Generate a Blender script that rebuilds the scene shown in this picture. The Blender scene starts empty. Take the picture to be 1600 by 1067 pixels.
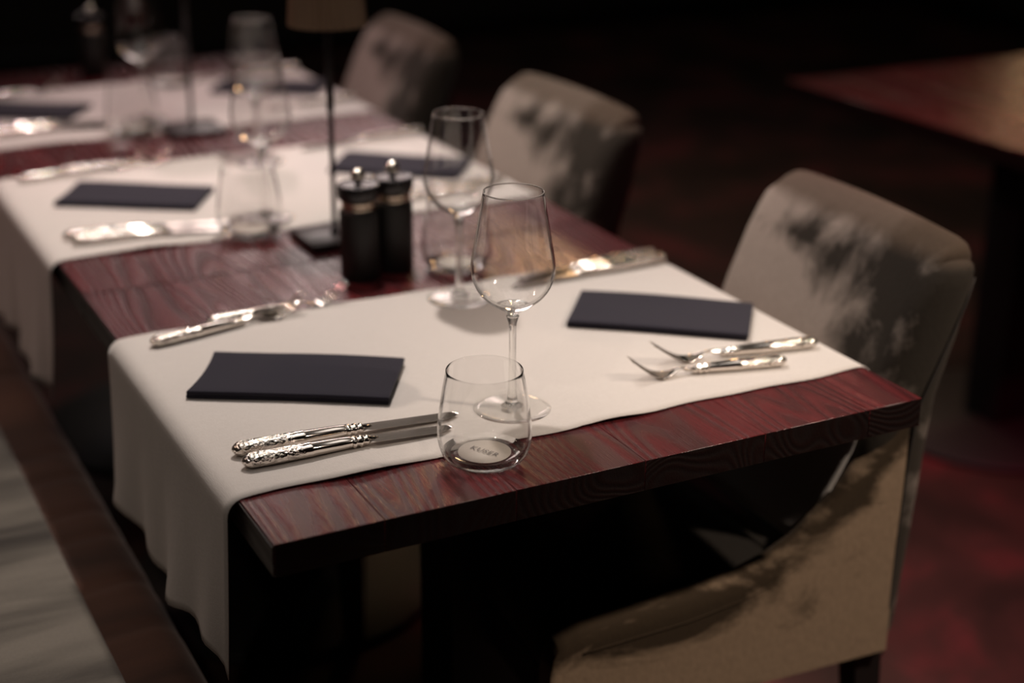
import bpy, bmesh, math, random
from mathutils import Vector, Matrix
random.seed(4)
SC = bpy.context.scene
COL = SC.collection
TZ = 0.76            # height of the table tops

# ------------------------------------------------------------------ camera
cam_d = bpy.data.cameras.new('camera')
cam = bpy.data.objects.new('camera', cam_d); COL.objects.link(cam)
cam_d.sensor_width = 36.0
cam_d.lens = 2414.9 / 1600 * 36.0
_a, _b, _c = -0.476885, 0.370449, 0.006272
_f = Vector((-math.cos(_b)*math.sin(_a), math.cos(_b)*math.cos(_a), -math.sin(_b)))
_r = Vector((math.cos(_a), math.sin(_a), 0)); _u = _r.cross(_f)
_r2 = _r*math.cos(_c) + _u*math.sin(_c); _u2 = -_r*math.sin(_c) + _u*math.cos(_c)
m = Matrix((( _r2.x, _u2.x, -_f.x), (_r2.y, _u2.y, -_f.y), (_r2.z, _u2.z, -_f.z))).to_4x4()
m.translation = Vector((-0.39858, -1.26450, 0.71861 + TZ))
cam.matrix_world = m
cam_d.clip_start = 0.05
cam_d.dof.use_dof = True
cam_d.dof.focus_distance = 1.66
cam_d.dof.aperture_fstop = 1.75
SC.camera = cam

# ------------------------------------------------------------------ world, exposure, lights
w = bpy.data.worlds.new('world'); SC.world = w; w.use_nodes = True
w.node_tree.nodes['Background'].inputs[0].default_value = (1.0, 0.82, 0.7, 1)
w.node_tree.nodes['Background'].inputs[1].default_value = 0.02
SC.view_settings.view_transform = 'Standard'
SC.view_settings.look = 'None'
SC.view_settings.gamma = 1.0
SC.view_settings.exposure = 0.0
try: SC.view_settings.use_curve_mapping = False
except Exception: pass
SC.cycles.max_bounces = 12
SC.cycles.transparent_max_bounces = 24
SC.cycles.transmission_bounces = 12
SC.cycles.sample_clamp_indirect = 6.0
SC.cycles.blur_glossy = 0.3

def aim(o, target):
    d = Vector(target) - o.location
    o.rotation_euler = d.to_track_quat('-Z', 'Y').to_euler()

def spot(name, loc, target, watts, col, angle, blend=0.6, size=0.03):
    l = bpy.data.lights.new(name, 'SPOT'); l.energy = watts; l.color = col
    l.spot_size = math.radians(angle); l.spot_blend = blend; l.shadow_soft_size = size
    o = bpy.data.objects.new(name, l); COL.objects.link(o); o.location = loc; aim(o, target); return o

def area(name, loc, target, watts, col, sx, sy=None, shape='DISK'):
    l = bpy.data.lights.new(name, 'AREA'); l.energy = watts; l.color = col
    l.shape = shape; l.size = sx
    if sy: l.size_y = sy
    o = bpy.data.objects.new(name, l); COL.objects.link(o); o.location = loc; aim(o, target); return o

WARM = (1.0, 0.89, 0.815)
spot('ceiling_spot_over_tables', (0.52, 1.12, TZ+1.62), (0.44, 0.86, TZ), 106, WARM, 77, 0.8, 0.05)
spot('ceiling_spot_far_table', (0.62, 2.35, TZ+1.62), (0.50, 1.78, TZ), 66, (1.0, 0.74, 0.74), 44, 0.7, 0.03)
spot('ceiling_spot_front', (-0.95, -0.7, TZ+1.9), (0.0, 0.35, TZ-0.2), 34, (1.0, 0.84, 0.72), 52, 0.8, 0.04)
spot('aisle_spot', (1.90, -1.20, TZ+2.05), (0.68, 0.04, TZ-0.38), 360, (1.0, 0.83, 0.69), 30, 1.0, 0.06)
spot('rose_accent_spot', (-0.75, 1.5, TZ+1.6), (0.85, 1.3, TZ), 13, (1.0, 0.40, 0.42), 66, 0.9, 0.05)
area('overhead_fill_light', (0.4, 0.9, 2.95), (0.4, 0.9, 0), 12.0, (1.0, 0.92, 0.86), 1.7, 2.2, 'RECTANGLE')  # added overhead fill: ambient light and something bright for the silver to reflect
spot('magenta_accent_spot', (1.5, -0.2, TZ+1.7), (1.95, 0.8, 0), 130, (1.0, 0.04, 0.14), 64, 1.0, 0.05)
spot('ceiling_spot_side_table', (2.9, 2.6, TZ+1.7), (2.3, 1.3, TZ), 16, (1.0, 0.45, 0.32), 60, 0.8, 0.03)
spot('ceiling_spot_bench', (-0.5, 2.2, TZ+1.8), (-0.2, 0.6, TZ-0.4), 24, (1.0, 0.7, 0.55), 70, 0.9, 0.05)
area('room_fill_light', (2.8, 4.2, 2.95), (2.8, 4.2, 0), 4.5, (1.0, 0.86, 0.72), 3.0, 3.0, 'RECTANGLE')  # added unseen fill, lifts the far floor and walls out of black
area('near_sheen_light', (1.15, 3.6, TZ+1.35), (0.2, 0.1, TZ), 1.8, (1.0, 0.93, 0.88), 0.4, 0.3, 'RECTANGLE')  # unseen soft source, placed so its reflection gives the near wood a grey sheen
area('warm_pendant_glow', (4.2, 3.2, TZ+0.62), (1.6, 1.0, TZ), 0.55, (1.0, 0.60, 0.30), 0.12)
area('warm_pendant_glow_far', (2.45, 3.7, TZ+1.02), (0.8, 0.8, TZ), 5.0, (1.0, 0.60, 0.30), 0.26)
area('pale_lamp_glow', (1.75, 4.6, TZ+1.45), (0.3, 0.9, TZ), 9.0, (1.0, 0.80, 0.76), 1.2, 0.5, 'RECTANGLE')

# ------------------------------------------------------------------ material helpers
class N:
    def __init__(s, name):
        s.m = bpy.data.materials.new(name); s.m.use_nodes = True
        s.t = s.m.node_tree; s.t.nodes.clear()
        s.out = s.t.nodes.new('ShaderNodeOutputMaterial')
    def n(s, typ, **kw):
        x = s.t.nodes.new(typ)
        for k, v in kw.items():
            if k.startswith('i_'):
                key = k[2:]
                x.inputs[int(key) if key.isdigit() else key.replace('_', ' ')].default_value = v
            else: setattr(x, k, v)
        return x
    def l(s, a, b): s.t.links.new(a, b)
    def pr(s, **kw):
        p = s.n('ShaderNodeBsdfPrincipled')
        for k, v in kw.items(): p.inputs[k.replace('_', ' ')].default_value = v
        s.l(p.outputs[0], s.out.inputs[0]); return p
    def obj(s): return s.n('ShaderNodeTexCoord').outputs['Object']
    def mapping(s, vec, scale=(1,1,1), loc=(0,0,0)):
        mp = s.n('ShaderNodeMapping'); mp.inputs['Scale'].default_value = scale; mp.inputs['Location'].default_value = loc
        s.l(vec, mp.inputs[0]); return mp.outputs[0]
    def noise(s, vec, scale, detail=4, rough=0.5, dist=0.0):
        x = s.n('ShaderNodeTexNoise'); x.inputs['Scale'].default_value = scale; x.inputs['Detail'].default_value = detail
        x.inputs['Roughness'].default_value = rough; x.inputs['Distortion'].default_value = dist
        s.l(vec, x.inputs['Vector']); return x.outputs[0]
    def ramp(s, fac, stops):
        x = s.n('ShaderNodeValToRGB'); e = x.color_ramp.elements
        while len(e) < len(stops): e.new(0.5)
        for i, (p, c) in enumerate(stops): e[i].position = p; e[i].color = (*c, 1) if len(c) == 3 else c
        s.l(fac, x.inputs[0]); return x.outputs[0]
    def math(s, op, a, b=None, c=None, clamp=False):
        x = s.n('ShaderNodeMath', operation=op); x.use_clamp = clamp
        for i, v in enumerate((a, b, c)):
            if v is None: continue
            if isinstance(v, (int, float)): x.inputs[i].default_value = v
            else: s.l(v, x.inputs[i])
        return x.outputs[0]
    def mix(s, fac, a, b):
        x = s.n('ShaderNodeMix', data_type='RGBA')
        for i, v in ((0, fac), (6, a), (7, b)):
            if isinstance(v, (int, float)): x.inputs[i].default_value = v
            elif isinstance(v, tuple): x.inputs[i].default_value = (*v, 1)
            else: s.l(v, x.inputs[i])
        return x.outputs[2]
    def bump(s, h, strength, dist=0.001, normal=None):
        x = s.n('ShaderNodeBump'); x.inputs['Strength'].default_value = strength; x.inputs['Distance'].default_value = dist
        s.l(h, x.inputs['Height'])
        if normal is not None: s.l(normal, x.inputs['Normal'])
        return x.outputs[0]

def simple(name, col, rough=0.5, metal=0.0, **kw):
    q = N(name); q.pr(Base_Color=(*col, 1), Roughness=rough, Metallic=metal, **kw); return q.m

def mat_wood(name, dark, light, rough=0.20):
    q = N(name)
    oi = q.n('ShaderNodeObjectInfo')
    off = q.n('ShaderNodeCombineXYZ'); r1 = q.math('MULTIPLY', oi.outputs['Random'], 37.0)
    q.l(r1, off.inputs[0]); q.l(q.math('MULTIPLY', r1, 1.7), off.inputs[1]); q.l(q.math('MULTIPLY', r1, .6), off.inputs[2])
    add = q.n('ShaderNodeVectorMath', operation='ADD'); q.l(q.obj(), add.inputs[0]); q.l(off.outputs[0], add.inputs[1])
    v = add.outputs[0]
    base = q.noise(q.mapping(v, (6.5, 0.62, 6.5)), 1.0, 1, 0.4, 0.15)
    wob = q.noise(q.mapping(v, (26, 9, 26)), 1.0, 3)
    ph = q.math('ADD', q.math('MULTIPLY', base, 190.0), q.math('MULTIPLY', wob, 3.2))
    rings = q.math('MULTIPLY_ADD', q.math('SINE', ph), 0.5, 0.5)
    pores = q.noise(q.mapping(v, (900, 26, 300)), 1.0, 3, 0.6)
    tone = q.noise(q.mapping(v, (9, 2.5, 9)), 1.0, 3)
    f = q.math('ADD', q.math('MULTIPLY', rings, 0.20), q.math('MULTIPLY', pores, 0.45))
    f = q.math('ADD', f, q.math('MULTIPLY', tone, 0.42))
    colr = q.ramp(f, [(0.30, dark), (0.72, light)])
    p = q.pr(Roughness=rough)
    q.l(colr, p.inputs['Base Color'])
    p.inputs['Specular IOR Level'].default_value = 0.42
    q.l(q.math('MULTIPLY_ADD', rings, -0.10, rough + 0.10), p.inputs['Roughness'])
    h = q.math('ADD', q.math('MULTIPLY', rings, 0.7), q.math('MULTIPLY', pores, 0.8))
    q.l(q.bump(h, 0.75, 0.0008), p.inputs['Normal'])
    return q.m

M = {}
M['wood'] = mat_wood('dark_red_stained_oak', (0.016, 0.0030, 0.0038), (0.098, 0.0155, 0.0175))
M['wood_shaded'] = mat_wood('shaded_oak_edge', (0.004, 0.0014, 0.0012), (0.010, 0.0038, 0.003), 0.4)  # copy of the oak with shade put into its colour, for the end faces
M['black'] = simple('black_powder_coated_steel', (0.004, 0.0038, 0.0036), 0.6)
M['wood_leg'] = simple('black_stained_leg', (0.006, 0.004, 0.0035), 0.5)
M['brass'] = simple('polished_brass_ring', (0.60, 0.50, 0.40), 0.22, 1.0)
M['ball'] = simple('polished_steel_knob', (0.82, 0.76, 0.68), 0.13, 1.0)
M['mill'] = simple('matt_black_mill', (0.008, 0.007, 0.006), 0.55)
M['mill_cap'] = simple('glossy_black_cap', (0.012, 0.009, 0.010), 0.26)
M['lamp'] = simple('dark_bronze_lamp', (0.020, 0.012, 0.012), 0.35, 0.3)
M['pole'] = simple('dark_grey_pole', (0.03, 0.027, 0.029), 0.32, 0.5)
M['shade'] = simple('pleated_bronze_shade', (0.36, 0.25, 0.17), 0.42, 0.6)

def mat_linen():
    q = N('cream_linen'); o = q.obj()
    n1 = q.noise(q.mapping(o, (9, 9, 9)), 1, 3)
    w1 = q.noise(q.mapping(o, (1500, 120, 400)), 1, 1); w2 = q.noise(q.mapping(o, (120, 1500, 1500)), 1, 1)
    wv = q.math('ADD', w1, w2)
    c = q.mix(q.math('MULTIPLY', wv, 0.5), (0.44, 0.405, 0.378), (0.60, 0.560, 0.530))
    p = q.pr(Roughness=0.92); p.inputs['Specular IOR Level'].default_value = 0.15
    p.inputs['Sheen Weight'].default_value = 0.12
    q.l(c, p.inputs['Base Color'])
    b1 = q.bump(wv, 0.35, 0.0005)
    soft = q.noise(q.mapping(o, (7, 11, 7)), 1, 2)
    q.l(q.bump(soft, 0.35, 0.006, b1), p.inputs['Normal'])
    return q.m
M['linen'] = mat_linen()

def mat_napkin():
    q = N('charcoal_napkin_cloth'); o = q.obj()
    n1 = q.noise(q.mapping(o, (900, 900, 900)), 1, 2)
    c = q.mix(n1, (0.0130, 0.0117, 0.0185), (0.0250, 0.0228, 0.0340))
    p = q.pr(Roughness=0.95); p.inputs['Specular IOR Level'].default_value = 0.15
    p.inputs['Sheen Weight'].default_value = 0.10
    q.l(c, p.inputs['Base Color']); q.l(q.bump(n1, 0.3, 0.0005), p.inputs['Normal'])
    return q.m
M['napkin'] = mat_napkin()

def mat_silver(name, engraved, rough, col=(0.80, 0.74, 0.68)):
    q = N(name); o = q.obj()
    p = q.pr(Base_Color=(*col, 1), Metallic=1.0, Roughness=rough)
    if engraved:
        vor = q.n('ShaderNodeTexVoronoi'); vor.inputs['Scale'].default_value = 1.0
        q.l(q.mapping(o, (260, 330, 330)), vor.inputs['Vector'])
        nz = q.noise(q.mapping(o, (420, 420, 420)), 1, 3)
        h = q.math('ADD', vor.outputs[0], q.math('MULTIPLY', nz, 0.8))
        sep = q.n('ShaderNodeSeparateXYZ'); q.l(o, sep.inputs[0])
        # the cast ornament covers the butt half of the handle and stops before the collar
        mask = q.math('MULTIPLY_ADD', sep.outputs[0], -60.0, 4.3, True)
        q.l(q.bump(q.math('MULTIPLY', h, mask), 0.9, 0.0012), p.inputs['Normal'])
    else:
        nz = q.noise(q.mapping(o, (30, 300, 30)), 1, 2)
        q.l(q.math('MULTIPLY_ADD', nz, 0.06, rough-0.02), p.inputs['Roughness'])
    return q.m
M['silver_cast'] = mat_silver('engraved_silver', True, 0.13)
M['silver'] = mat_silver('polished_silver', False, 0.10)
M['blade'] = mat_silver('brushed_steel_blade', False, 0.14, (0.46, 0.42, 0.39))

def mat_glass(name, thin=True, z0=0.0, z1=0.0):
    q = N(name)
    g = q.n('ShaderNodeBsdfGlass'); g.inputs['IOR'].default_value = 1.50; g.inputs['Roughness'].default_value = 0.0
    g.inputs['Color'].default_value = (0.985, 0.985, 0.98, 1)
    if not thin:
        t = q.n('ShaderNodeBsdfTransparent'); t.inputs[0].default_value = (0.97, 0.97, 0.96, 1)
        mx = q.n('ShaderNodeMixShader'); mx.inputs[0].default_value = 0.80
        q.l(t.outputs[0], mx.inputs[1]); q.l(g.outputs[0], mx.inputs[2]); q.l(mx.outputs[0], q.out.inputs[0]); return q.m
    t = q.n('ShaderNodeBsdfTransparent'); t.inputs[0].default_value = (0.992, 0.992, 0.990, 1)
    gl = q.n('ShaderNodeBsdfGlossy'); gl.inputs['Roughness'].default_value = 0.015; gl.inputs['Color'].default_value = (1, 1, 1, 1)
    lw = q.n('ShaderNodeLayerWeight'); lw.inputs['Blend'].default_value = 0.5
    mr = q.n('ShaderNodeMapRange', interpolation_type='SMOOTHSTEP'); mr.inputs[1].default_value = 0.62; mr.inputs[2].default_value = 0.82
    q.l(lw.outputs['Facing'], mr.inputs[0]); edge = mr.outputs[0]
    if z1 > z0:   # the wall grows thicker towards the foot of the bowl, so it refracts more there
        sp = q.n('ShaderNodeSeparateXYZ'); q.l(q.obj(), sp.inputs[0])
        mz = q.n('ShaderNodeMapRange', interpolation_type='SMOOTHSTEP')
        mz.inputs[1].default_value = z0; mz.inputs[2].default_value = z1; mz.inputs[3].default_value = 1.0; mz.inputs[4].default_value = 0.0
        q.l(sp.outputs[2], mz.inputs[0]); edge = q.math('MAXIMUM', edge, mz.outputs[0])
    sch = q.math('MULTIPLY_ADD', q.math('POWER', lw.outputs['Facing'], 5.0), 0.80, 0.045, True)
    m1 = q.n('ShaderNodeMixShader'); q.l(sch, m1.inputs[0])
    q.l(t.outputs[0], m1.inputs[1]); q.l(gl.outputs[0], m1.inputs[2])
    m2 = q.n('ShaderNodeMixShader'); q.l(edge, m2.inputs[0]); q.l(m1.outputs[0], m2.inputs[1]); q.l(g.outputs[0], m2.inputs[2])
    q.l(m2.outputs[0], q.out.inputs[0]); return q.m
M['glass'] = mat_glass('clear_thin_glass')
M['glass_thick'] = mat_glass('clear_thick_glass', False)
M['frost'] = simple('etched_glass_disc', (0.50, 0.45, 0.40), 0.6, 0.0, Alpha=0.88)
M['ink'] = simple('grey_etched_letters', (0.10, 0.085, 0.08), 0.6)

def thick_below(me, z0, z1, mat):
    me.materials.append(mat)
    for p in me.polygons:
        if z0 < p.center.z < z1: p.material_index = 1

def mat_velvet(name, light, dark, side=(0.12, 0.085, 0.055), kind='back'):
    q = N(name); o = q.obj()
    sep = q.n('ShaderNodeSeparateXYZ'); q.l(o, sep.inputs[0]); x, y, z = sep.outputs
    blot = q.noise(q.mapping(o, (7, 11, 9)), 1, 5, 0.62, 0.3)
    fine = q.noise(q.mapping(o, (160, 160, 90)), 1, 3)
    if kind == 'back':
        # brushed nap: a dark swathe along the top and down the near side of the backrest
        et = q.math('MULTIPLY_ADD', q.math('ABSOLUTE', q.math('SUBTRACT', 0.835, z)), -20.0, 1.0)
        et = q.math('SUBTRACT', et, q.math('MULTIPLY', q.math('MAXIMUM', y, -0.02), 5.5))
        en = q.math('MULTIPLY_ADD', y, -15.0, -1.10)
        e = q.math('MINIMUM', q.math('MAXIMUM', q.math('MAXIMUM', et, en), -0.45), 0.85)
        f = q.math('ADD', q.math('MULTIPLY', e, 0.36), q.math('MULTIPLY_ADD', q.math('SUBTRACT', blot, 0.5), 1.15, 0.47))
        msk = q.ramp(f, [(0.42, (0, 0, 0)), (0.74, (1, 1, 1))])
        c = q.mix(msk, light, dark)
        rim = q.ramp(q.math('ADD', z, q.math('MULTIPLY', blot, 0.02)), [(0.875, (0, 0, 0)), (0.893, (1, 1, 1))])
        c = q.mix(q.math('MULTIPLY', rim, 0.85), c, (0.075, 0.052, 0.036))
    else:
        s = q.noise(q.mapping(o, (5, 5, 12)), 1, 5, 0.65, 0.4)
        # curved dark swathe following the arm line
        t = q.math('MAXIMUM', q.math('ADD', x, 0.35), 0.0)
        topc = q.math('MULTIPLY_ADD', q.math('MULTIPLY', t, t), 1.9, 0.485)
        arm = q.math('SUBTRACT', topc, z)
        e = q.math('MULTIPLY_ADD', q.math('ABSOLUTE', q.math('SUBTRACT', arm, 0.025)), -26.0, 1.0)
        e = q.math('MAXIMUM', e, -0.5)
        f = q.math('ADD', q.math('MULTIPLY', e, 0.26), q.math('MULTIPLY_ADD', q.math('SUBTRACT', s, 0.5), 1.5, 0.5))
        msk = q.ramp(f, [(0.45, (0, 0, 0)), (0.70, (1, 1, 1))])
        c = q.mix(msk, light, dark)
    c2 = q.mix(q.math('MULTIPLY', fine, 0.35), c, (0.02, 0.015, 0.01))
    p = q.pr(Roughness=0.85); p.inputs['Specular IOR Level'].default_value = 0.12
    p.inputs['Sheen Weight'].default_value = 0.10; p.inputs['Sheen Roughness'].default_value = 0.45
    p.inputs['Sheen Tint'].default_value = (0.55, 0.48, 0.42, 1)
    q.l(c2, p.inputs['Base Color'])
    q.l(q.bump(q.math('ADD', fine, q.math('MULTIPLY', blot, 1.5)), 0.35, 0.0015), p.inputs['Normal'])
    return q.m
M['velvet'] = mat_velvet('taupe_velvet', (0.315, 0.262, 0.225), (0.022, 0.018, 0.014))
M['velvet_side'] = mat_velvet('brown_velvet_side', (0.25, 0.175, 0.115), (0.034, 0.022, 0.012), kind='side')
M['velvet_seat_shaded'] = mat_velvet('shaded_velvet_seat', (0.045, 0.041, 0.038), (0.008, 0.007, 0.006), kind='side')  # seat velvet darkened, the shade under the table is in its colour
M['piping'] = simple('dark_piping', (0.014, 0.010, 0.007), 0.9)

def mat_bench(name, light, dark, scale):
    q = N(name); o = q.obj()
    b = q.noise(q.mapping(o, (scale*0.35, scale*1.6, scale)), 1, 4, 0.6, 0.2)
    fine = q.noise(q.mapping(o, (260, 260, 260)), 1, 2)
    c = q.mix(q.ramp(b, [(0.40, (0, 0, 0)), (0.62, (1, 1, 1))]), dark, light)
    c = q.mix(q.math('MULTIPLY', fine, 0.3), c, (0.02, 0.014, 0.01))
    p = q.pr(Roughness=0.8); p.inputs['Specular IOR Level'].default_value = 0.15
    p.inputs['Sheen Weight'].default_value = 0.25
    q.l(c, p.inputs['Base Color']); q.l(q.bump(fine, 0.3, 0.001), p.inputs['Normal'])
    return q.m
M['bench_grey'] = mat_bench('brushed_grey_velvet', (0.165, 0.145, 0.12), (0.022, 0.018, 0.015), 3.6)
M['bench_brown'] = mat_bench('brown_velvet_roll', (0.115, 0.052, 0.034), (0.050, 0.023, 0.016), 4.0)

def mat_floor():
    q = N('dark_red_mottled_floor'); o = q.obj()
    a = q.noise(q.mapping(o, (2.6, 2.6, 2.6)), 1, 4, 0.55, 0.4)
    b = q.noise(q.mapping(o, (11, 11, 11)), 1, 4)
    c = q.ramp(a, [(0.38, (0.018, 0.012, 0.009)), (0.52, (0.046, 0.022, 0.018)), (0.66, (0.125, 0.028, 0.030))])
    c = q.mix(q.math('MULTIPLY', b, 0.5), c, (0.03, 0.015, 0.010))
    p = q.pr(Roughness=0.75); p.inputs['Specular IOR Level'].default_value = 0.2
    q.l(c, p.inputs['Base Color']); q.l(q.bump(b, 0.25, 0.003), p.inputs['Normal'])
    return q.m
M['floor'] = mat_floor()
def mat_wall():
    q = N('dark_brown_wall'); o = q.obj()
    a = q.noise(q.mapping(o, (3, 3, 3)), 1, 4)
    c = q.mix(a, (0.010, 0.007, 0.0055), (0.020, 0.013, 0.010))
    p = q.pr(Roughness=0.8); q.l(c, p.inputs['Base Color']); return q.m
M['wall'] = mat_wall()

# ------------------------------------------------------------------ object helpers
def link(name, me, parent=None, mat=None, smooth=True):
    if mat is not None and not me.materials: me.materials.append(mat)
    if smooth:
        for p in me.polygons: p.use_smooth = True
    o = bpy.data.objects.new(name, me); COL.objects.link(o)
    if parent is not None: o.parent = parent
    return o

def auto_sharp(me, deg=35):
    try: me.set_sharp_from_angle(angle=math.radians(deg))
    except Exception: pass

def mesh(name, verts, faces):
    me = bpy.data.meshes.new(name); me.from_pydata([tuple(v) for v in verts], [], faces); me.update(); return me

def empty(name, loc, rz=0.0):
    o = bpy.data.objects.new(name, None); COL.objects.link(o); o.location = loc; o.rotation_euler = (0, 0, rz)
    o.empty_display_size = 0.05
    return o

def tag(o, label, cat, group=None):
    o['label'] = label; o['category'] = cat
    if group: o['group'] = group
    return o

def copy_tree(o, parent=None):
    kids = list(o.children)
    c = o.copy(); COL.objects.link(c); c.parent = parent
    for k in kids: copy_tree(k, c)
    return c

def box_me(name, x0, x1, y0, y1, z0, z1, bev=0.0, seg=2):
    bm = bmesh.new()
    bmesh.ops.create_cube(bm, size=1.0)
    for v in bm.verts:
        v.co = Vector((x0 + (v.co.x+.5)*(x1-x0), y0 + (v.co.y+.5)*(y1-y0), z0 + (v.co.z+.5)*(z1-z0)))
    if bev: bmesh.ops.bevel(bm, geom=list(bm.edges), offset=bev, segments=seg, affect='EDGES', profile=0.5)
    me = bpy.data.meshes.new(name); bm.to_mesh(me); bm.free(); auto_sharp(me, 40); return me

def rbox(size, r, n=(8, 8, 8), fn=None, rs=4):
    """closed box grid with rounded edges of radius r, size = full sizes, centred; fn maps points"""
    axes = []
    for k in range(3):
        h = size[k]/2; rr = min(r, h*0.98)
        c = [-h + rr*(1-math.cos(math.pi/2*i/rs)) for i in range(rs+1)]
        mid = [-h+rr + (2*h-2*rr)*i/n[k] for i in range(1, n[k])]
        axes.append(c + mid + [-v for v in reversed(c)])
    idx = {}; verts = []; faces = []
    L = [len(a) for a in axes]
    def vid(i, j, k):
        key = (i, j, k)
        if key not in idx:
            p = [axes[0][i], axes[1][j], axes[2][k]]
            c = [max(-(size[q]/2-min(r, size[q]/2*0.98)), min(size[q]/2-min(r, size[q]/2*0.98), p[q])) for q in range(3)]
            d = Vector(p) - Vector(c); cnt = sum(1 for e in d if abs(e) > 1e-9)
            if cnt > 1: p = Vector(c) + d.normalized()*min(r, min(size)/2*0.98)
            p = Vector(p)
            if fn: p = Vector(fn(p))
            idx[key] = len(verts); verts.append(p)
        return idx[key]
    X, Y, Z = L[0]-1, L[1]-1, L[2]-1
    for j in range(Y):
        for k in range(Z):
            faces.append([vid(0,j,k), vid(0,j,k+1), vid(0,j+1,k+1), vid(0,j+1,k)])
            faces.append([vid(X,j,k), vid(X,j+1,k), vid(X,j+1,k+1), vid(X,j,k+1)])
    for i in range(X):
        for k in range(Z):
            faces.append([vid(i,0,k), vid(i+1,0,k), vid(i+1,0,k+1), vid(i,0,k+1)])
            faces.append([vid(i,Y,k), vid(i,Y,k+1), vid(i+1,Y,k+1), vid(i+1,Y,k)])
    for i in range(X):
        for j in range(Y):
            faces.append([vid(i,j,0), vid(i,j+1,0), vid(i+1,j+1,0), vid(i+1,j,0)])
            faces.append([vid(i,j,Z), vid(i+1,j,Z), vid(i+1,j+1,Z), vid(i,j+1,Z)])
    return mesh('m', verts, faces)

def lathe(prof, n=64, name='m', ripple=None):
    """prof: (r, z) list, r=0 ends are closed to a point"""
    verts = []; faces = []; rows = []
    for (r, z) in prof:
        if r <= 1e-7: rows.append([len(verts)]); verts.append((0, 0, z))
        else:
            row = []
            for i in range(n):
                a = 2*math.pi*i/n
                rr = r*(1 + (ripple(a) if ripple else 0))
                row.append(len(verts)); verts.append((rr*math.cos(a), rr*math.sin(a), z))
            rows.append(row)
    for a, b in zip(rows, rows[1:]):
        for i in range(n):
            j = (i+1) % n
            if len(a) == 1 and len(b) == 1: continue
            if len(a) == 1: faces.append([a[0], b[j], b[i]])
            elif len(b) == 1: faces.append([a[i], a[j], b[0]])
            else: faces.append([a[i], a[j], b[j], b[i]])
    return mesh(name, verts, faces)

def smooth_prof(pts, sub=4):
    """Catmull-Rom through (r,z) points"""
    out = []
    for i in range(len(pts)-1):
        p0 = pts[max(0, i-1)]; p1 = pts[i]; p2 = pts[i+1]; p3 = pts[min(len(pts)-1, i+2)]
        for s in range(sub):
            t = s/sub
            out.append(tuple(0.5*((2*p1[k]) + (-p0[k]+p2[k])*t + (2*p0[k]-5*p1[k]+4*p2[k]-p3[k])*t*t + (-p0[k]+3*p1[k]-3*p2[k]+p3[k])*t**3) for k in range(2)))
    out.append(tuple(pts[-1])); return out

def loft_x(secs, n=20, e=1.0):
    """secs: (x, y, z, half_y, half_z[, exponent]) along x, closed tube with caps"""
    verts = []; faces = []; rows = []
    for s in secs:
        x, y, z, hy, hz = s[:5]; ex = s[5] if len(s) > 5 else e
        row = []
        for i in range(n):
            a = 2*math.pi*i/n; c, d = math.cos(a), math.sin(a)
            row.append(len(verts))
            verts.append((x, y + hy*math.copysign(abs(c)**ex, c), z + hz*math.copysign(abs(d)**ex, d)))
        rows.append(row)
    for a, b in zip(rows, rows[1:]):
        for i in range(n):
            j = (i+1) % n; faces.append([a[i], a[j], b[j], b[i]])
    faces.append(list(reversed(rows[0]))); faces.append(rows[-1])
    return verts, faces

def loft_me(secs, n=20, e=1.0):
    v, f = loft_x(secs, n, e); return mesh('m', v, f)

def tube_me(pts, r, n=8):
    pts = [Vector(p) for p in pts]; verts = []; faces = []; rows = []
    for i, p in enumerate(pts):
        t = (pts[min(i+1, len(pts)-1)] - pts[max(i-1, 0)]).normalized()
        up = Vector((0, 1, 0)) if abs(t.y) < 0.9 else Vector((1, 0, 0))
        a = t.cross(up).normalized(); b = t.cross(a)
        row = []
        for k in range(n):
            an = 2*math.pi*k/n; row.append(len(verts)); verts.append(p + (a*math.cos(an)+b*math.sin(an))*r)
        rows.append(row)
    for a, b in zip(rows, rows[1:]):
        for i in range(n):
            j = (i+1) % n; faces.append([a[i], a[j], b[j], b[i]])
    faces.append(list(reversed(rows[0]))); faces.append(rows[-1])
    return mesh('m', verts, faces)

def lerp_tab(tab, t):
    if t <= tab[0][0]: return tab[0][1]
    for (a, va), (b, vb) in zip(tab, tab[1:]):
        if t <= b: return va + (vb-va)*(t-a)/(b-a)
    return tab[-1][1]

def struct(o): o['kind'] = 'structure'; return o

# ------------------------------------------------------------------ the room
struct(link('floor', box_me('floor', -0.95, 6.0, -3.2, 6.2, -0.1, 0.0), None, M['floor'], False))
struct(link('ceiling', box_me('ceiling', -0.95, 6.0, -3.2, 6.2, 3.0, 3.1), None, M['wall'], False))
struct(link('wall_left', box_me('wl', -1.05, -0.95, -3.3, 6.3, -0.1, 3.1), None, M['wall'], False))
struct(link('wall_right', box_me('wr', 6.0, 6.1, -3.3, 6.3, -0.1, 3.1), None, M['wall'], False))
struct(link('wall_back', box_me('wb', -0.95, 6.0, 6.2, 6.3, -0.1, 3.1), None, M['wall'], False))
struct(link('wall_front', box_me('wf', -0.95, 6.0, -3.3, -3.2, -0.1, 3.1), None, M['wall'], False))
struct(link('baseboard_back', box_me('bb', -0.95, 6.0, 6.17, 6.2, 0.0, 0.12, 0.004), None, M['wood_leg'], False))
struct(link('baseboard_right', box_me('br', 5.97, 6.0, -3.2, 6.17, 0.0, 0.12, 0.004), None, M['wood_leg'], False))

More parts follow.
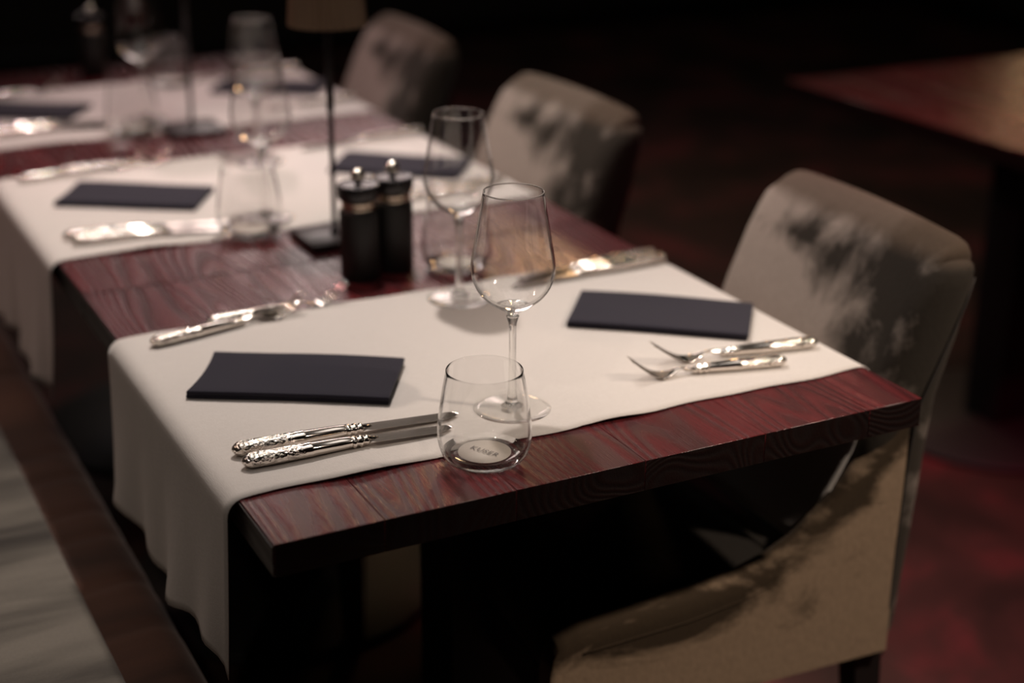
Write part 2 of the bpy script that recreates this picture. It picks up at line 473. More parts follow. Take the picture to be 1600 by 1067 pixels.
# ------------------------------------------------------------------ tables
TH = 0.036
JOINTS = [0.0, 0.115, 0.262, 0.418, 0.575, 0.7225, 0.80]
def make_table(x0, y0, label, base_xy=(0.4, 0.4), wide=0.8):
    root = empty('dining_table', (x0, y0, 0)); tag(root, label, 'table')
    k = wide/0.8
    for a, b in zip(JOINTS, JOINTS[1:]):
        me = box_me('plank', a*k+0.00005, b*k-0.00005, 0.0015, 0.7985, TZ-TH, TZ, 0.0006, 1)
        me.materials.append(M['wood']); me.materials.append(M['wood_shaded'])
        for pf in me.polygons:
            if abs(pf.normal.y) > 0.9: pf.material_index = 1
        link('plank', me, root, M['wood'], False)
    link('edge_band', box_me('eb', -0.0016, -0.0004, 0.002, 0.798, TZ-TH+0.001, TZ-0.0022), root, M['wood_shaded'], False)
    cx, cy = base_xy
    link('support_frame', box_me('sf', cx-0.26, cx+0.26, cy-0.26, cy+0.26, TZ-TH-0.012, TZ-TH, 0.002), root, M['black'], False)
    link('pedestal', box_me('pd', cx-0.0525, cx+0.0525, cy-0.0525, cy+0.0525, 0.012, TZ-TH-0.012, 0.003), root, M['black'], False)
    link('base_plate', lathe([(0, 0.0), (0.29, 0.0), (0.29, 0.010), (0.285, 0.014), (0.06, 0.020), (0, 0.020)], 64), root, M['black']).location = (cx, cy, 0)
    return root
make_table(0, 0.0, 'dark red plank table in front, with the two front place settings')
make_table(0, 0.802, 'dark red plank table second along the bench, standing between the front and far tables')
make_table(0, 1.604, 'dark red plank table farthest along the bench, with a thin lamp pole and far mill')
make_table(1.77, 0.77, 'bare dark red table across the aisle, catching orange light reflections', (0.36, 0.39))

# ------------------------------------------------------------------ runners
def runner(y0, y1, label, inset_right, seed, hem=0.185):
    rnd = random.Random(seed); ph = [rnd.uniform(0, 6.28) for _ in range(8)]
    R = 0.020; CXO = 0.0065; NX = 96; NY = 34
    path = []   # (kind, s)
    cols = []
    nd = 20
    for i in range(nd): cols.append(('L', 1 - i/nd))
    for i in range(7): cols.append(('CL', i/6))
    for i in range(1, NX): cols.append(('T', i/NX))
    for i in range(7): cols.append(('CR', i/6))
    for i in range(1, nd+1): cols.append(('R', i/nd))
    rt = [(0.0, 0.0), (0.06, -0.001), (0.10, -0.007), (0.135, -0.022), (0.175, -0.040), (0.21, -0.058), (0.24, -0.076)]
    verts = []; faces = []
    for j in range(NY+1):
        v = j/NY
        for kind, s in cols:
            y = y0 + (y1-y0)*v
            xn = 0.0
            if kind == 'T': xn = s*0.8
            if kind in ('CR', 'R'): xn = 0.8
            edge = (1-v)**10
            wob = 0.0022*math.sin(xn*23+ph[0]) + 0.0015*math.sin(xn*51+ph[1])
            y += wob*(edge + v**10)
            z = 0.0012; x = xn
            lift = edge*(0.0030*math.exp(-((xn-0.13)/0.045)**2) + 0.0034*math.exp(-((xn-0.445)/0.04)**2))
            if kind == 'T':
                x = CXO + s*(0.8-2*CXO)
                # faint press creases
                z += lift + 0.0006*math.exp(-((x-0.40+0.25*(y-y0))/0.006)**2) + 0.0002*math.sin(x*40+ph[2])*math.sin(y*31)
                z += 0.00025*(1+math.sin(9*x+ph[3]+7*y))
            elif kind == 'CL':
                a = math.pi/2*s; x = CXO - R*math.cos(a); z = 0.0012 - R + R*math.sin(a)
            elif kind == 'CR':
                a = math.pi/2*s; x = 0.8 - CXO + R*math.sin(a); z = 0.0012 - R + R*math.cos(a)
            elif kind == 'L':
                d = s*(hem + 0.006*math.sin(v*9+ph[4]) + 0.0025*math.sin(v*31+ph[5]) + (0.018*math.exp(-v*30)))
                z = 0.0012 - R - d
                x = CXO - R - 0.035*d - 0.012*s*s*(0.6+0.5*math.sin(v*11+ph[6])) - 0.006*s*math.sin(v*25+ph[7])*s
                y += (v-0.5)*-0.012*s + 0.018*s*s*math.exp(-v*14) - 0.010*s*math.exp(-(1-v)*12)
            elif kind == 'R':
                d = s*0.228
                z = 0.0012 - R - d
                x = 0.8 + R - CXO + (lerp_tab(rt, d) if inset_right else -0.02*s*math.sin(v*9+ph[6])**2)
                y += 0.030*s*(1-v)**2 - (0.075*s*v**2 if inset_right else 0)
            verts.append((x, y, z))
    W = len(cols)
    for j in range(NY):
        for i in range(W-1):
            a = j*W+i; faces.append([a, a+1, a+W+1, a+W])
    me = mesh('runner', verts, faces)
    o = link('table_runner', me, None, M['linen']); o.location = (0, 0, TZ)
    md = o.modifiers.new('thickness', 'SOLIDIFY'); md.thickness = 0.0009; md.offset = 1.0
    tag(o, label, 'table runner', 'linen runners draped across the tables')
    return o
runner(0.106, 0.606, 'cream linen runner across the front table, its corner hanging lowest', True, 1)
runner(0.962, 1.462, 'cream linen runner across the second table, under the grey napkins behind the mills', True, 2, 0.20)
runner(1.680, 2.180, 'cream linen runner on the farthest table, blurred and tinted pink', True, 5, 0.20)

# ------------------------------------------------------------------ napkins
def make_napkin(seed, curl):
    rnd = random.Random(seed); L, D = 0.236, 0.126
    def body(k):
        t0 = 0.0052
        def fn(p):
            u = p.x/(L/2); v = p.y/(D/2)
            z = p.z + t0/2 + k*(t0*0.98)
            bend = 0.0009*math.sin(u*2.2+seed) * (0.5+0.5*v) + curl*0.0014*max(0, -u-0.4)*max(0, v+0.2)
            x = p.x + (-0.0035*curl*(v*v-0.5)*abs(u) if u < 0 else 0) + (0.0012*k)
            y = p.y + 0.0025*math.sin(u*1.7+seed) + (0.0015 if k == 0 else 0)
            return (x, y, z + (bend if p.z > 0 or k > 0 else 0))
        return rbox((L, D, t0), 0.0020, (20, 12, 1), fn, 3)
    return body(0), body(1)
def napkin(x, y, rot, label, seed, curl=1.0, z=0.0024):
    a, b = make_napkin(seed, curl)
    root = link('folded_napkin', a, None, M['napkin']); root.location = (x, y, TZ+z); root.rotation_euler = (0, 0, rot)
    link('top_fold', b, root, M['napkin'])
    tag(root, label, 'napkin', 'folded charcoal napkins')
    return root
def quad_nap(c4, label, seed, curl=1.0):
    cx = sum(p[0] for p in c4)/4; cy = sum(p[1] for p in c4)/4
    (ax, ay), (bx, by), (dx, dy), (ex, ey) = c4
    r = math.atan2((by-ay)+(dy-ey), (bx-ax)+(dx-ex))
    return napkin(cx, cy, r, label, seed, curl)
quad_nap([(.092,.487),(.2897,.3585),(.2256,.257),(.0261,.3748)], 'charcoal folded napkin at front, beside the sharp knife pair on the bench side', 1, 1.3)
quad_nap([(.612,.4839),(.7922,.3374),(.7176,.2435),(.5361,.3823)], 'charcoal folded napkin beside the two upturned forks, in front of the nearest chair', 2, 0.1)
quad_nap([(.118,1.345),(.310,1.224),(.252,1.136),(.060,1.246)], 'blurred charcoal napkin on the bench side of the second table', 3, 0.8)
quad_nap([(.600,1.345),(.785,1.205),(.722,1.115),(.540,1.250)], 'charcoal napkin just behind the two pepper mills, half hidden by them', 4, 0.2)
quad_nap([(.085,2.075),(.268,1.950),(.205,1.865),(.020,1.985)], 'very blurred dark napkin at the left end of the farthest table', 5, 0.6)
quad_nap([(.610,2.085),(.800,1.955),(.735,1.862),(.545,1.995)], 'very blurred dark napkin on the chair side of the farthest table', 6, 0.2)

# ------------------------------------------------------------------ cutlery
def handle_secs(L, hy, hz, zc):
    s = []
    pts = [(0.0, .15), (0.0015, .45), (0.004, .68), (0.007, .86), (0.009, 1.0), (0.0105, .93), (0.012, .98), (0.03, 1.0), (L*0.60, .94),
           (L*0.62, .99), (L*0.635, .92), (L*0.90, .80), (L*0.985, .74), (L, .70)]
    for x, k in pts: s.append((x, 0, zc, hy*k, hz*k, 0.80))
    return s
def ferrule_secs(x0, hy, hz, zc):
    out = []
    for dx, k in [(-0.001, .78), (0.001, 1.0), (0.0035, 1.02), (0.005, .80), (0.007, .78), (0.009, .95), (0.011, .96), (0.0125, .72), (0.015, .70),
                  (0.0165, .86), (0.0185, .84), (0.0195, .6), (0.026, .36), (0.031, .14)]:
        out.append((x0+dx, 0, zc, hy*k, hz*k, 1.0))
    return out

def make_knife(total, hl):
    root = empty('table_knife', (0, 0, 0))
    zc = 0.0072
    link('handle', loft_me(handle_secs(hl, 0.0098, 0.0078, zc+0.0008), 24), root, M['silver_cast'])
    link('collar', loft_me(ferrule_secs(hl, 0.0080, 0.0068, zc), 20), root, M['silver'])
    xs = hl+0.018; Lb = total-xs
    prof = []
    for i in range(25):
        t = i/24
        back = 0.0078
        edge = -0.0092 + (0.006*(1-t/0.08) if t < 0.08 else 0)
        if t > 0.80: edge += (t-0.80)/0.20*0.0092 * ((t-0.80)/0.20)
        if t > 0.93: back -= (t-0.93)/0.07*0.0075*((t-0.93)/0.07)
        prof.append((xs + t*Lb, back, edge, zc - 0.0045*t))
    verts = []; faces = []
    for (x, b, e, z) in prof:
        n0 = len(verts)
        verts += [(x, b, z+0.0011), (x, (b+e)/2, z+0.0009), (x, e, z+0.0001), (x, e, z-0.0001), (x, (b+e)/2, z-0.0009), (x, b, z-0.0011)]
        if n0:
            for k in range(6): faces.append([n0-6+k, n0-6+(k+1) % 6, n0+(k+1) % 6, n0+k])
    faces.append([5, 4, 3, 2, 1, 0]); n0 = len(verts)-6; faces.append([n0+k for k in range(6)])
    me = mesh('blade', verts, faces); auto_sharp(me, 25)
    link('blade', me, root, M['blade'])
    return root

def make_fork(total, hl):
    root = empty('table_fork', (0, 0, 0)); zc = 0.0066; k = total/0.225
    link('handle', loft_me(handle_secs(hl, 0.0092, 0.0072, zc+0.0006), 24), root, M['silver_cast'])
    link('collar', loft_me(ferrule_secs(hl, 0.0074, 0.0062, zc), 20), root, M['silver'])
    x0 = hl+0.017; Lr = total-x0
    def zl(t):   # centre line height from collar to tine tips
        return lerp_tab([(0, zc), (.10, zc+0.002), (.20, zc+0.0035), (.30, zc+0.001), (.38, 0.0045), (.47, 0.0020), (.58, 0.0030), (.70, 0.0080), (.85, 0.0175), (1, 0.0285)], t)
    def wid(t): return lerp_tab([(0, .0030), (.12, .0024), (.24, .0028), (.33, .0062), (.42, .0104), (.50, .0120), (.60, .0124)], t)
    def thk(t): return lerp_tab([(0, .0026), (.12, .0020), (.28, .0015), (.42, .0009), (.60, .0009), (1, .0006)], t)
    def zs(t):
        return sum(zl(min(1, max(0, t+d)))*wt for d, wt in ((-.05, .25), (0, .5), (.05, .25)))
    secs = []
    for i in range(25):
        t = 0.60*i/24; secs.append((x0+Lr*t, 0, zs(t), wid(t), thk(t), 1.0 if t < .3 else .8))
    v, f = loft_x(secs, 16)
    # dish the bowl
    v = [(a, b, c + (max(0, (a-x0)/Lr-0.33))*22*b*b) for a, b, c in v]
    link('neck', mesh('neck', v, f), root, M['silver'])
    tv = []; tf = []
    for q in range(4):
        yc = (q-1.5)*0.0066
        rows = []
        for i in range(13):
            t = 0.565 + (1-0.565)*i/12
            hw = lerp_tab([(0.565, .0022), (.62, .0018), (.9, .0013), (1, .0005)], t); th = thk(t)
            x = x0+Lr*t; z = zs(t) + 0.23*22*yc*yc*max(0, 1-(t-.6)*2.0)
            y = yc*(1-0.10*(t-.56))
            row = []
            for s in range(8):
                an = 2*math.pi*s/8; row.append(len(tv)); tv.append((x, y+hw*math.cos(an), z+th*math.sin(an)))
            rows.append(row)
        for a, b in zip(rows, rows[1:]):
            for s in range(8): tf.append([a[s], a[(s+1) % 8], b[(s+1) % 8], b[s]])
        tf.append(list(reversed(rows[0]))); tf.append(rows[-1])
        link('tine', mesh('tine', tv, tf), root, M['silver']); tv = []; tf = []
    return root

kn = make_knife(0.262, 0.128); kn_s = make_knife(0.240, 0.122)
fk = make_fork(0.226, 0.112); fk_s = make_fork(0.205, 0.104)
used = set()
def place(proto, p, q, label, cat, group, z=0.0024):
    o = proto if proto.name not in used else copy_tree(proto)
    used.add(proto.name)
    o.location = (p[0], p[1], TZ+z); o.rotation_euler = (0, 0, math.atan2(q[1]-p[1], q[0]-p[0]))
    tag(o, label, cat, group); return o
G1, G2 = 'silver handled knives laid in pairs', 'silver handled forks laid in pairs'
place(kn, (.0231, .2030), (.290, .1915), 'sharp silver knife of the front bench side pair, the one nearer the napkin', 'knife', G1)
place(kn_s, (.0235, .1700), (.262, .1620), 'sharp silver knife nearest the front table edge, ending behind the tumbler', 'knife', G1)
place(fk, (.7872, .1850), (.5640, .2280), 'silver fork with upturned tines nearer the napkin, beside the front chair', 'fork', G2)
place(fk_s, (.7147, .1520), (.5180, .1960), 'shorter silver fork with upturned tines nearest the wooden table edge', 'fork', G2)
place(fk, (.0290, .5560), (.2520, .5990), 'silver fork near the left corner of the front runner, handle end nearest the bench', 'fork', G2)
place(fk_s, (.1130, .5950), (.3170, .6160), 'silver fork along the far hem of the front runner, pink-tinted tines toward the mills', 'fork', G2)
place(kn, (.8020, .5640), (.540, .5560), 'silver knife with dark reflecting blade behind the front wine glass', 'knife', G1)
place(kn_s, (.8000, .5900), (.562, .5800), 'silver knife on the far hem of the front runner, chair side', 'knife', G1)
place(kn, (.0270, 1.0560), (.288, 1.0310), 'blurred silver knife on the second table, the one nearer its bench side napkin', 'knife', G1)
place(kn_s, (.0330, 1.0250), (.272, 1.0000), 'blurred silver knife closest to the front hem of the second runner', 'knife', G1)
place(fk, (.0290, 1.4250), (.2540, 1.4430), 'blurred glinting silver fork on the second table, nearer the bench side napkin', 'fork', G2)
place(fk_s, (.1030, 1.4500), (.3080, 1.4480), 'blurred silver fork on the far hem of the second runner, left part', 'fork', G2)
place(kn, (.8050, 1.4460), (.545, 1.4250), 'blurred silver knife at the far chair side corner of the second runner', 'knife', G1)
place(fk, (.7820, 1.0550), (.560, 1.0850), 'blurred silver fork seen through the second wine glass', 'fork', G2)
place(fk_s, (.7150, 1.0150), (.512, 1.0450), 'blurred silver fork beside the mills on the front hem of the second runner', 'fork', G2)
place(kn, (.0220, 1.8330), (.283, 1.8020), 'very blurred bright silver knife at the left end of the farthest table', 'knife', G1)
place(kn_s, (.0280, 1.7900), (.266, 1.7650), 'very blurred silver knife on the front hem of the farthest runner', 'knife', G1)
place(fk, (.0330, 2.1350), (.258, 2.1550), 'very blurred silver fork on the far side of the farthest runner, bench side', 'fork', G2)
place(fk, (.8000, 1.7900), (.578, 1.7700), 'very blurred silver fork at the chair side corner of the farthest runner', 'fork', G2)
place(kn, (.8030, 2.1500), (.543, 2.1250), 'very blurred silver knife at the far chair side corner of the farthest table', 'knife', G1)

# ------------------------------------------------------------------ glasses
def make_wine_glass():
    root = empty('wine_glass', (0, 0, 0))
    # bowl, hollow, with thin wall
    outer = smooth_prof([(0.0042, 0.1125), (0.0066, 0.1165), (0.0125, 0.1212), (0.0220, 0.1272), (0.0330, 0.1360), (0.0408, 0.1460), (0.0456, 0.1580), (0.0474, 0.1700), (0.0463, 0.1820), (0.0424, 0.2050), (0.0381, 0.2310), (0.0338, 0.2570)], 5)
    inner = smooth_prof([(0.0330, 0.2570), (0.0372, 0.2310), (0.0414, 0.2050), (0.0453, 0.1820), (0.0464, 0.1700), (0.0446, 0.1585), (0.0397, 0.1472), (0.0318, 0.1378), (0.0208, 0.1298), (0.0105, 0.1252), (0.0001, 0.1238)], 5)
    rim = [(0.0341, 0.2573), (0.0341, 0.2582), (0.0334, 0.2588), (0.0327, 0.2582), (0.0327, 0.2573)]
    bw = lathe([(0, 0.1125)] + outer + rim + inner[1:-1] + [(0, 0.1238)], 72); bw.materials.append(M['glass'])
    thick_below(bw, 0.0, 0.1265, M['glass_thick'])
    for p in bw.polygons:
        if p.center.z > 0.2560: p.material_index = 1; link('bowl', bw, root)
    stem = smooth_prof([(0.0130, 0.0040), (0.0085, 0.0075), (0.0060, 0.0140), (0.0048, 0.0280), (0.0041, 0.0600), (0.0041, 0.0900), (0.0046, 0.1030), (0.0062, 0.1095), (0.0074, 0.1135)], 5)
    link('stem', lathe([(0, 0.0040)] + stem + [(0, 0.1150)], 32), root, M['glass_thick'])
    foot = [(0, 0.0004), (0.030, 0.0002), (0.0440, 0.0000), (0.0448, 0.0007), (0.0445, 0.0016), (0.036, 0.0022), (0.024, 0.0027), (0.013, 0.0038), (0, 0.0041)]
    link('foot', lathe(foot, 72), root, M['glass'])
    return root
def text_me(body, size):
    c = bpy.data.curves.new('t', 'FONT'); c.body = body; c.size = size; c.align_x = 'CENTER'; c.align_y = 'CENTER'; c.resolution_u = 2
    c.space_character = 1.1
    o = bpy.data.objects.new('t', c); COL.objects.link(o)
    dg = bpy.context.evaluated_depsgraph_get(); me = bpy.data.meshes.new_from_object(o.evaluated_get(dg))
    bpy.data.objects.remove(o); return me
def make_tumbler():
    root = empty('tumbler', (0, 0, 0))
    outer = smooth_prof([(0.0300, 0.0000), (0.0375, 0.0022), (0.0450, 0.0095), (0.0492, 0.0200), (0.0506, 0.0320), (0.0500, 0.0450), (0.0468, 0.0720), (0.0408, 0.1050)], 5)
    inner = smooth_prof([(0.0398, 0.1050), (0.0457, 0.0720), (0.0488, 0.0450), (0.0492, 0.0330), (0.0474, 0.0220), (0.0425, 0.0140), (0.0340, 0.0100), (0.0200, 0.0088), (0.0001, 0.0085)], 5)
    gw = lathe([(0, 0.0006), (0.0285, 0.0006)] + outer + [(0.0405, 0.1053), (0.0401, 0.1053)] + inner[1:-1] + [(0, 0.0085)], 72); gw.materials.append(M['glass'])
    thick_below(gw, 0.0009, 0.0105, M['glass_thick']); link('glass_wall', gw, root)
    link('etched_disc', lathe([(0, 0.0088), (0.0285, 0.0100), (0.0285, 0.0104), (0, 0.0093)], 48), root, M['frost'])
    t = link('etched_word', text_me('KUSER', 0.0115), root, M['ink'], False); t.location = (0.0, 0.0, 0.0108); t.rotation_euler = (0, 0, math.radians(-62))
    return root
wg = make_wine_glass(); tb = make_tumbler()
def put(proto, x, y, label, cat, group, z, rz=0.0):
    o = proto if proto.name not in used else copy_tree(proto)
    used.add(proto.name); o.location = (x, y, TZ+z); o.rotation_euler = (0, 0, rz); tag(o, label, cat, group); return o
GW, GT = 'clear stemmed wine glasses', 'clear stemless tumblers'
put(wg, .3505, .184, 'sharp empty wine glass nearest the camera, behind the front tumbler', 'wine glass', GW, 0.0028)
put(wg, .4585, .553, 'empty wine glass beside the two black mills, on the far part of the front runner', 'wine glass', GW, 0.0028)
put(wg, .343, 1.034, 'blurred empty wine glass behind the bench side tumbler of the second table', 'wine glass', GW, 0.0028)
put(wg, .448, 1.382, 'blurred empty wine glass overlapping behind another, near the far hem of the second runner', 'wine glass', GW, 0.0028)
put(wg, .350, 1.798, 'very blurred wine glass on the farthest table, cut off by the top of the picture', 'wine glass', GW, 0.0028)
put(tb, .2636, .0795, 'sharp clear tumbler standing on the bare front edge of the table, etched base', 'tumbler', GT, 0.0002)
put(tb, .5120, .6760, 'blurred tumbler hidden behind the second wine glass, beside the mills', 'tumbler', GT, 0.0002, 0.7)
put(tb, .2935, .9600, 'blurred tumbler on the bench side of the second table, left of the lamp base', 'tumbler', GT, 0.0030, 1.4)
put(tb, .3005, 1.7020, 'very blurred tumbler at the front hem of the farthest runner', 'tumbler', GT, 0.0030, 2.2)
put(tb, .4900, 2.1100, 'very blurred tumbler on the far side of the farthest runner', 'tumbler', GT, 0.0030, 2.9)

# ------------------------------------------------------------------ mills
def make_mill():
    root = empty('pepper_mill', (0, 0, 0))
    link('body', lathe([(0, 0), (0.0268, 0), (0.0280, 0.0012), (0.0280, 0.098), (0.0270, 0.1015), (0.0225, 0.1035), (0, 0.1035)], 48), root, M['mill'])
    link('neck_ring', lathe([(0, 0.1035), (0.0238, 0.1035), (0.0245, 0.1043), (0.0245, 0.1085), (0.0236, 0.1093), (0.0245, 0.1101), (0.0245, 0.1150), (0.0240, 0.1160), (0, 0.1160)], 48), root, M['brass'])
    cp = lathe([(0, 0.1160), (0.0258, 0.1160), (0.0290, 0.1188), (0.0300, 0.1215), (0.0300, 0.1368), (0.0294, 0.1383), (0.0280, 0.1388), (0.0262, 0.1380), (0.0235, 0.1372), (0.0120, 0.1374), (0.0060, 0.1382), (0, 0.1384)], 56); auto_sharp(cp, 50)
    link('cap', cp, root, M['mill_cap'])
    link('knob', lathe([(0, 0.1380), (0.0042, 0.1380), (0.0038, 0.1410)] + [(0.0104*math.cos(a), 0.1505 + 0.0104*math.sin(a)) for a in [math.radians(d) for d in range(-66, 90, 12)]] + [(0, 0.1609)], 32), root, M['ball'])
    return root
ml = make_mill()
GM = 'black table mills'
put(ml, .3725, .7020, 'matt black mill with steel ball knob, beside the lamp base', 'pepper mill', GM, 0.0)
put(ml, .4320, .7190, 'matt black mill beside the second wine glass, slightly behind its twin', 'pepper mill', GM, 0.0, 0.5)
put(ml, .3620, 2.2900, 'very blurred black mill behind the farthest runner', 'pepper mill', GM, 0.0)

# ------------------------------------------------------------------ table lamps
def make_lamp():
    root = empty('table_lamp', (0, 0, 0))
    link('base', box_me('base', -0.056, 0.056, -0.053, 0.053, 0.0, 0.012, 0.0018), root, M['lamp'], False)
    link('pole', lathe([(0, 0.012), (0.0075, 0.012), (0.0065, 0.016), (0.0040, 0.018), (0.0040, 0.200), (0.0058, 0.205), (0.0058, 0.33), (0.0045, 0.334), (0, 0.335)], 24), root, M['pole'])
    NP = 28
    def rip(a): return 0.055*math.cos(NP*a)
    sh = lathe([(0.0555, 0.330), (0.0545, 0.345), (0.0480, 0.430), (0.0460, 0.455), (0.0440, 0.455), (0.0460, 0.430), (0.0525, 0.345), (0.0535, 0.330), (0.0555, 0.330)], NP*6, 'shade', rip)
    s = link('shade', sh, root, M['shade'])
    link('shade_ring', lathe([(0.0500, 0.452), (0.0475, 0.452), (0.0475, 0.459), (0.0500, 0.459), (0.0500, 0.452)], 48), s, M['lamp'])
    link('shade_top', lathe([(0, 0.447), (0.044, 0.447), (0.044, 0.450), (0, 0.450)], 48), s, M['lamp'])
    return root
lp = make_lamp()
put(lp, .404, .885, 'slim dark table lamp with pleated bronze shade, beside the two mills', 'table lamp', 'slim table lamps', 0.0)
put(lp, .408, 1.668, 'very blurred slim table lamp on the farthest table, only base and pole in view', 'table lamp', 'slim table lamps', 0.0)

# ------------------------------------------------------------------ chairs
# local frame: origin on the floor, -x is the front (table side), y across
CX, CY = 0.90, 0.32
W2 = 0.218
FR = [(-.43, .815), (-.28, .812), (-.11, .822), (-.018, .850), (.057, .882), (.118, .917), (.136, .932)]
RE = [(-.43, .906), (-.27, .921), (-.15, .930), (-.06, .938), (.02, .962), (.10, .976), (.135, .982)]
def make_chair():
    root = empty('dining_chair', (0, 0, 0))
    z0, z1 = -.425, .136
    def fb(p):
        z = (p.z)/((z1-z0)) + 0.5; zz = z0 + z*(z1-z0)
        a, b = lerp_tab(FR, zz), lerp_tab(RE, zz)
        t = p.x/0.07 + 0.5
        x = a + t*(b-a)
        yy = p.y
        # gentle crown on the top and slight dish on the front face
        zz += 0.008*max(0, (zz)/z1)*(1-(yy/W2)**2)
        x += 0.006*(1-(yy/W2)**2)*(1-t)
        return (x-CX, yy, zz+TZ)
    def fb_round(p):
        # rounded top corners seen from the front
        R = 0.045; h = (z1-z0)/2
        y, z = p.y, p.z
        if z > h-R and abs(y) > W2-R:
            dy, dz = abs(y)-(W2-R), z-(h-R); L = math.hypot(dy, dz); mx = max(dy, dz)
            if L > 1e-9: k = mx/L; dy *= k; dz *= k
            y = math.copysign(W2-R+dy, y); z = h-R+dz
        return fb(Vector((p.x, y, z)))
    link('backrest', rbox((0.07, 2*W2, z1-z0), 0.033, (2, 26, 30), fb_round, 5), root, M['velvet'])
    # side panels with swept arms
    top = [(.386, -.335), (.390, -.312), (.398, -.298), (.429, -.2835), (.483, -.279), (.575, -.272), (.651, -.259), (.700, -.243), (.733, -.225), (.765, -.197), (.798, -.163), (.835, -.125), (.862, -.098), (.8825, -.072)]
    for s in (-1, 1):
        yo = s*(W2+0.002); yi = s*(W2-0.034)
        # columns along the top curve, rounded across the thickness
        verts = []; faces = []; nrow = 0
        prof = [(0.0, 0.0), (0.0, 0.5), (0.0, 0.86), (0.05, 0.965), (0.25, 0.995), (0.5, 1.0), (0.75, 0.995), (0.95, 0.965), (1.0, 0.86), (1.0, 0.5), (1.0, 0.0)]
        cols = []
        for i in range(len(top)-1):
            for q in range(3):
                t = q/3; cols.append((top[i][0]+(top[i+1][0]-top[i][0])*t, top[i][1]+(top[i+1][1]-top[i][1])*t))
        cols.append(top[-1])
        for (x, zt) in cols:
            zb = -.432 + 0.010*(x-.386)/.5
            for (u, v) in prof:
                zz = zb + (zt-zb)*v if v < 0.9 else zt - (1-v)*0.22
                if v == 0.86: zz = zt-0.026
                verts.append((x-CX, yo+(yi-yo)*u, zz+TZ))
        k = len(prof)
        for i in range(len(cols)-1):
            for j in range(k-1):
                a = i*k+j; fc = [a, a+1, a+k+1, a+k]
                faces.append(fc if s > 0 else fc[::-1])
            fc = [i*k, i*k+k, i*k+k+k-1, i*k+k-1]; faces.append(fc if s > 0 else fc[::-1])
        e1 = [j for j in range(k)]; e2 = [(len(cols)-1)*k+j for j in range(k)]
        faces.append(e1[::-1] if s > 0 else e1); faces.append(e2 if s > 0 else e2[::-1])
        me = mesh('side_panel', verts, faces)
        bm = bmesh.new(); bm.from_mesh(me); bmesh.ops.recalc_face_normals(bm, faces=bm.faces[:]); bm.to_mesh(me); bm.free()
        for pf in me.polygons: pf.use_smooth = True
        auto_sharp(me, 50)
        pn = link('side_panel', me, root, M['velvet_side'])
        # stitched seam below the arm line, piping at the back
        seam = [(x-CX, s*(W2+0.0022), zt-0.034+TZ) for x, zt in cols[9:-2]]
        link('stitched_seam', tube_me(seam, 0.0012, 6), pn, M['velvet_side'])
        pip = [(.879, -.427), (.881, -.35), (.882, -.263), (.886, -.143), (.892, -.07), (.915, -.02), (.938, .03), (.955, .065), (.966, .095)]
        def inset(x, z):
            a, b = lerp_tab(FR, z), lerp_tab(RE, z); px = abs((x-a)/(b-a)-0.5)*0.07
            return 0.033 - math.sqrt(max(0, 0.033**2 - max(0, px-0.002)**2))
        link('piping', tube_me([(x-CX, s*(W2+0.0018-inset(x, z)), z+TZ) for x, z in pip], 0.0022, 6), pn, M['piping'])
    def fs(p):
        return (p.x + .635-CX, p.y, p.z -.325+TZ + 0.008*(1-(p.y/.2)**2))
    link('seat', rbox((.490, 2*(W2-0.034), .088), 0.024, (14, 12, 2), fs, 4), root, M['velvet_seat_shaded'])
    link('seat_frame', box_me('sf', .400-CX, .880-CX, -(W2-.036), W2-.036, -.430+TZ, -.371+TZ, 0.004), root, M['velvet_seat_shaded'], False)
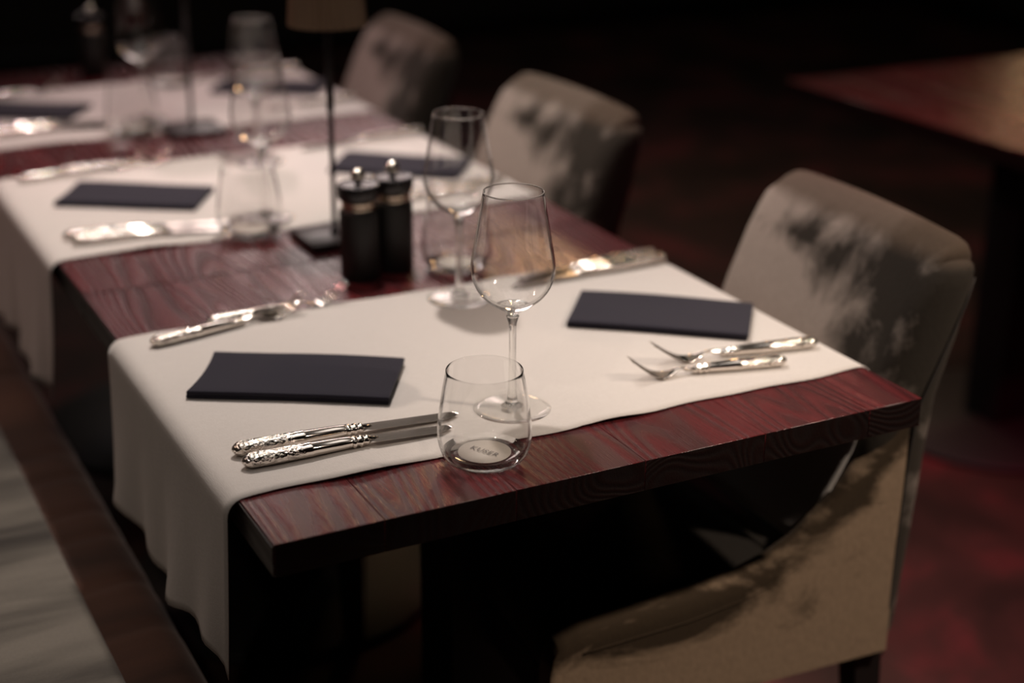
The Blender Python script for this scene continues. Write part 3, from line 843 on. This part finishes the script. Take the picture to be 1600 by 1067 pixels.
    for (lx, ly, dx) in ((.43, -.175, 0), (.43, .175, 0), (.865, -.185, .03), (.865, .185, .03)):
        h = TZ-.425
        verts = []
        for z, w_, ox in ((0, .014, dx), (h, .021, 0)):
            for (a, b) in ((-1, -1), (1, -1), (1, 1), (-1, 1)): verts.append((lx-CX+ox+a*w_, ly+b*w_, z))
        link('leg', mesh('leg', verts, [[3, 2, 1, 0], [4, 5, 6, 7], [0, 1, 5, 4], [1, 2, 6, 5], [2, 3, 7, 6], [3, 0, 4, 7]]), root, M['wood_leg'], False)
    return root
ch = make_chair()
GC = 'velvet dining chairs along the tables'
for x, y, r, lab in ((CX+0.010, CY-0.004, -0.075, 'taupe velvet chair with dark brushed patches, nearest, pushed under the front table'),
                     (CX-0.004, 1.110, 0.01, 'taupe velvet chair standing second along the tables, behind the front one'),
                     (CX+0.012, 1.850, -0.05, 'taupe velvet chair farthest along the tables, blurred with a pink sheen')):
    o = ch if ch.name not in used else copy_tree(ch)
    used.add(ch.name); o.location = (x, y, 0); o.rotation_euler = (0, 0, r); tag(o, lab, 'chair', GC)

# ------------------------------------------------------------------ bench
def make_bench():
    root = empty('bench', (0, 0, 0)); tag(root, 'long brown upholstered bench with grey velvet seat along the left wall', 'bench')
    y0, y1 = -1.9, 3.4; L = y1-y0
    def seat(p):
        y = p.y + (y0+y1)/2; x = p.x - 0.17; z = p.z + 0.400
        if p.z > 0 and p.x > 0.02:
            wr = 0.0
            for yy, a in ((0.95, .004), (0.86, .005), (0.74, .006), (0.66, .005), (0.52, .006), (0.40, .004), (1.3, .004), (0.2, .005)):
                wr -= a*math.exp(-((y-yy-0.10*(p.x-0.1))/0.010)**2)
            z += wr
        return (x, y, z)
    link('seat_cushion', rbox((0.345, L, 0.13), 0.045, (10, 420, 3), seat, 5), root, M['bench_brown'])
    def pad(p):
        y = p.y + (y0+y1)/2; return (p.x - 0.345, y, p.z + 0.468 + 0.002*math.sin(y*9))
    link('seat_pad', rbox((0.495, L, 0.018), 0.008, (8, 120, 1), pad, 3), root, M['bench_grey'])
    def bk(p):
        y = p.y + (y0+y1)/2; return (p.x - 0.66 - 0.12*(p.z/0.5), y, p.z + 0.72)
    link('backrest', rbox((0.11, L, 0.50), 0.04, (4, 60, 8), bk, 4), root, M['bench_grey'])
    link('plinth', box_me('pl', -0.60, -0.07, y0, y1, 0.0, 0.336, 0.004), root, M['wood_leg'], False)
    return root
make_bench()
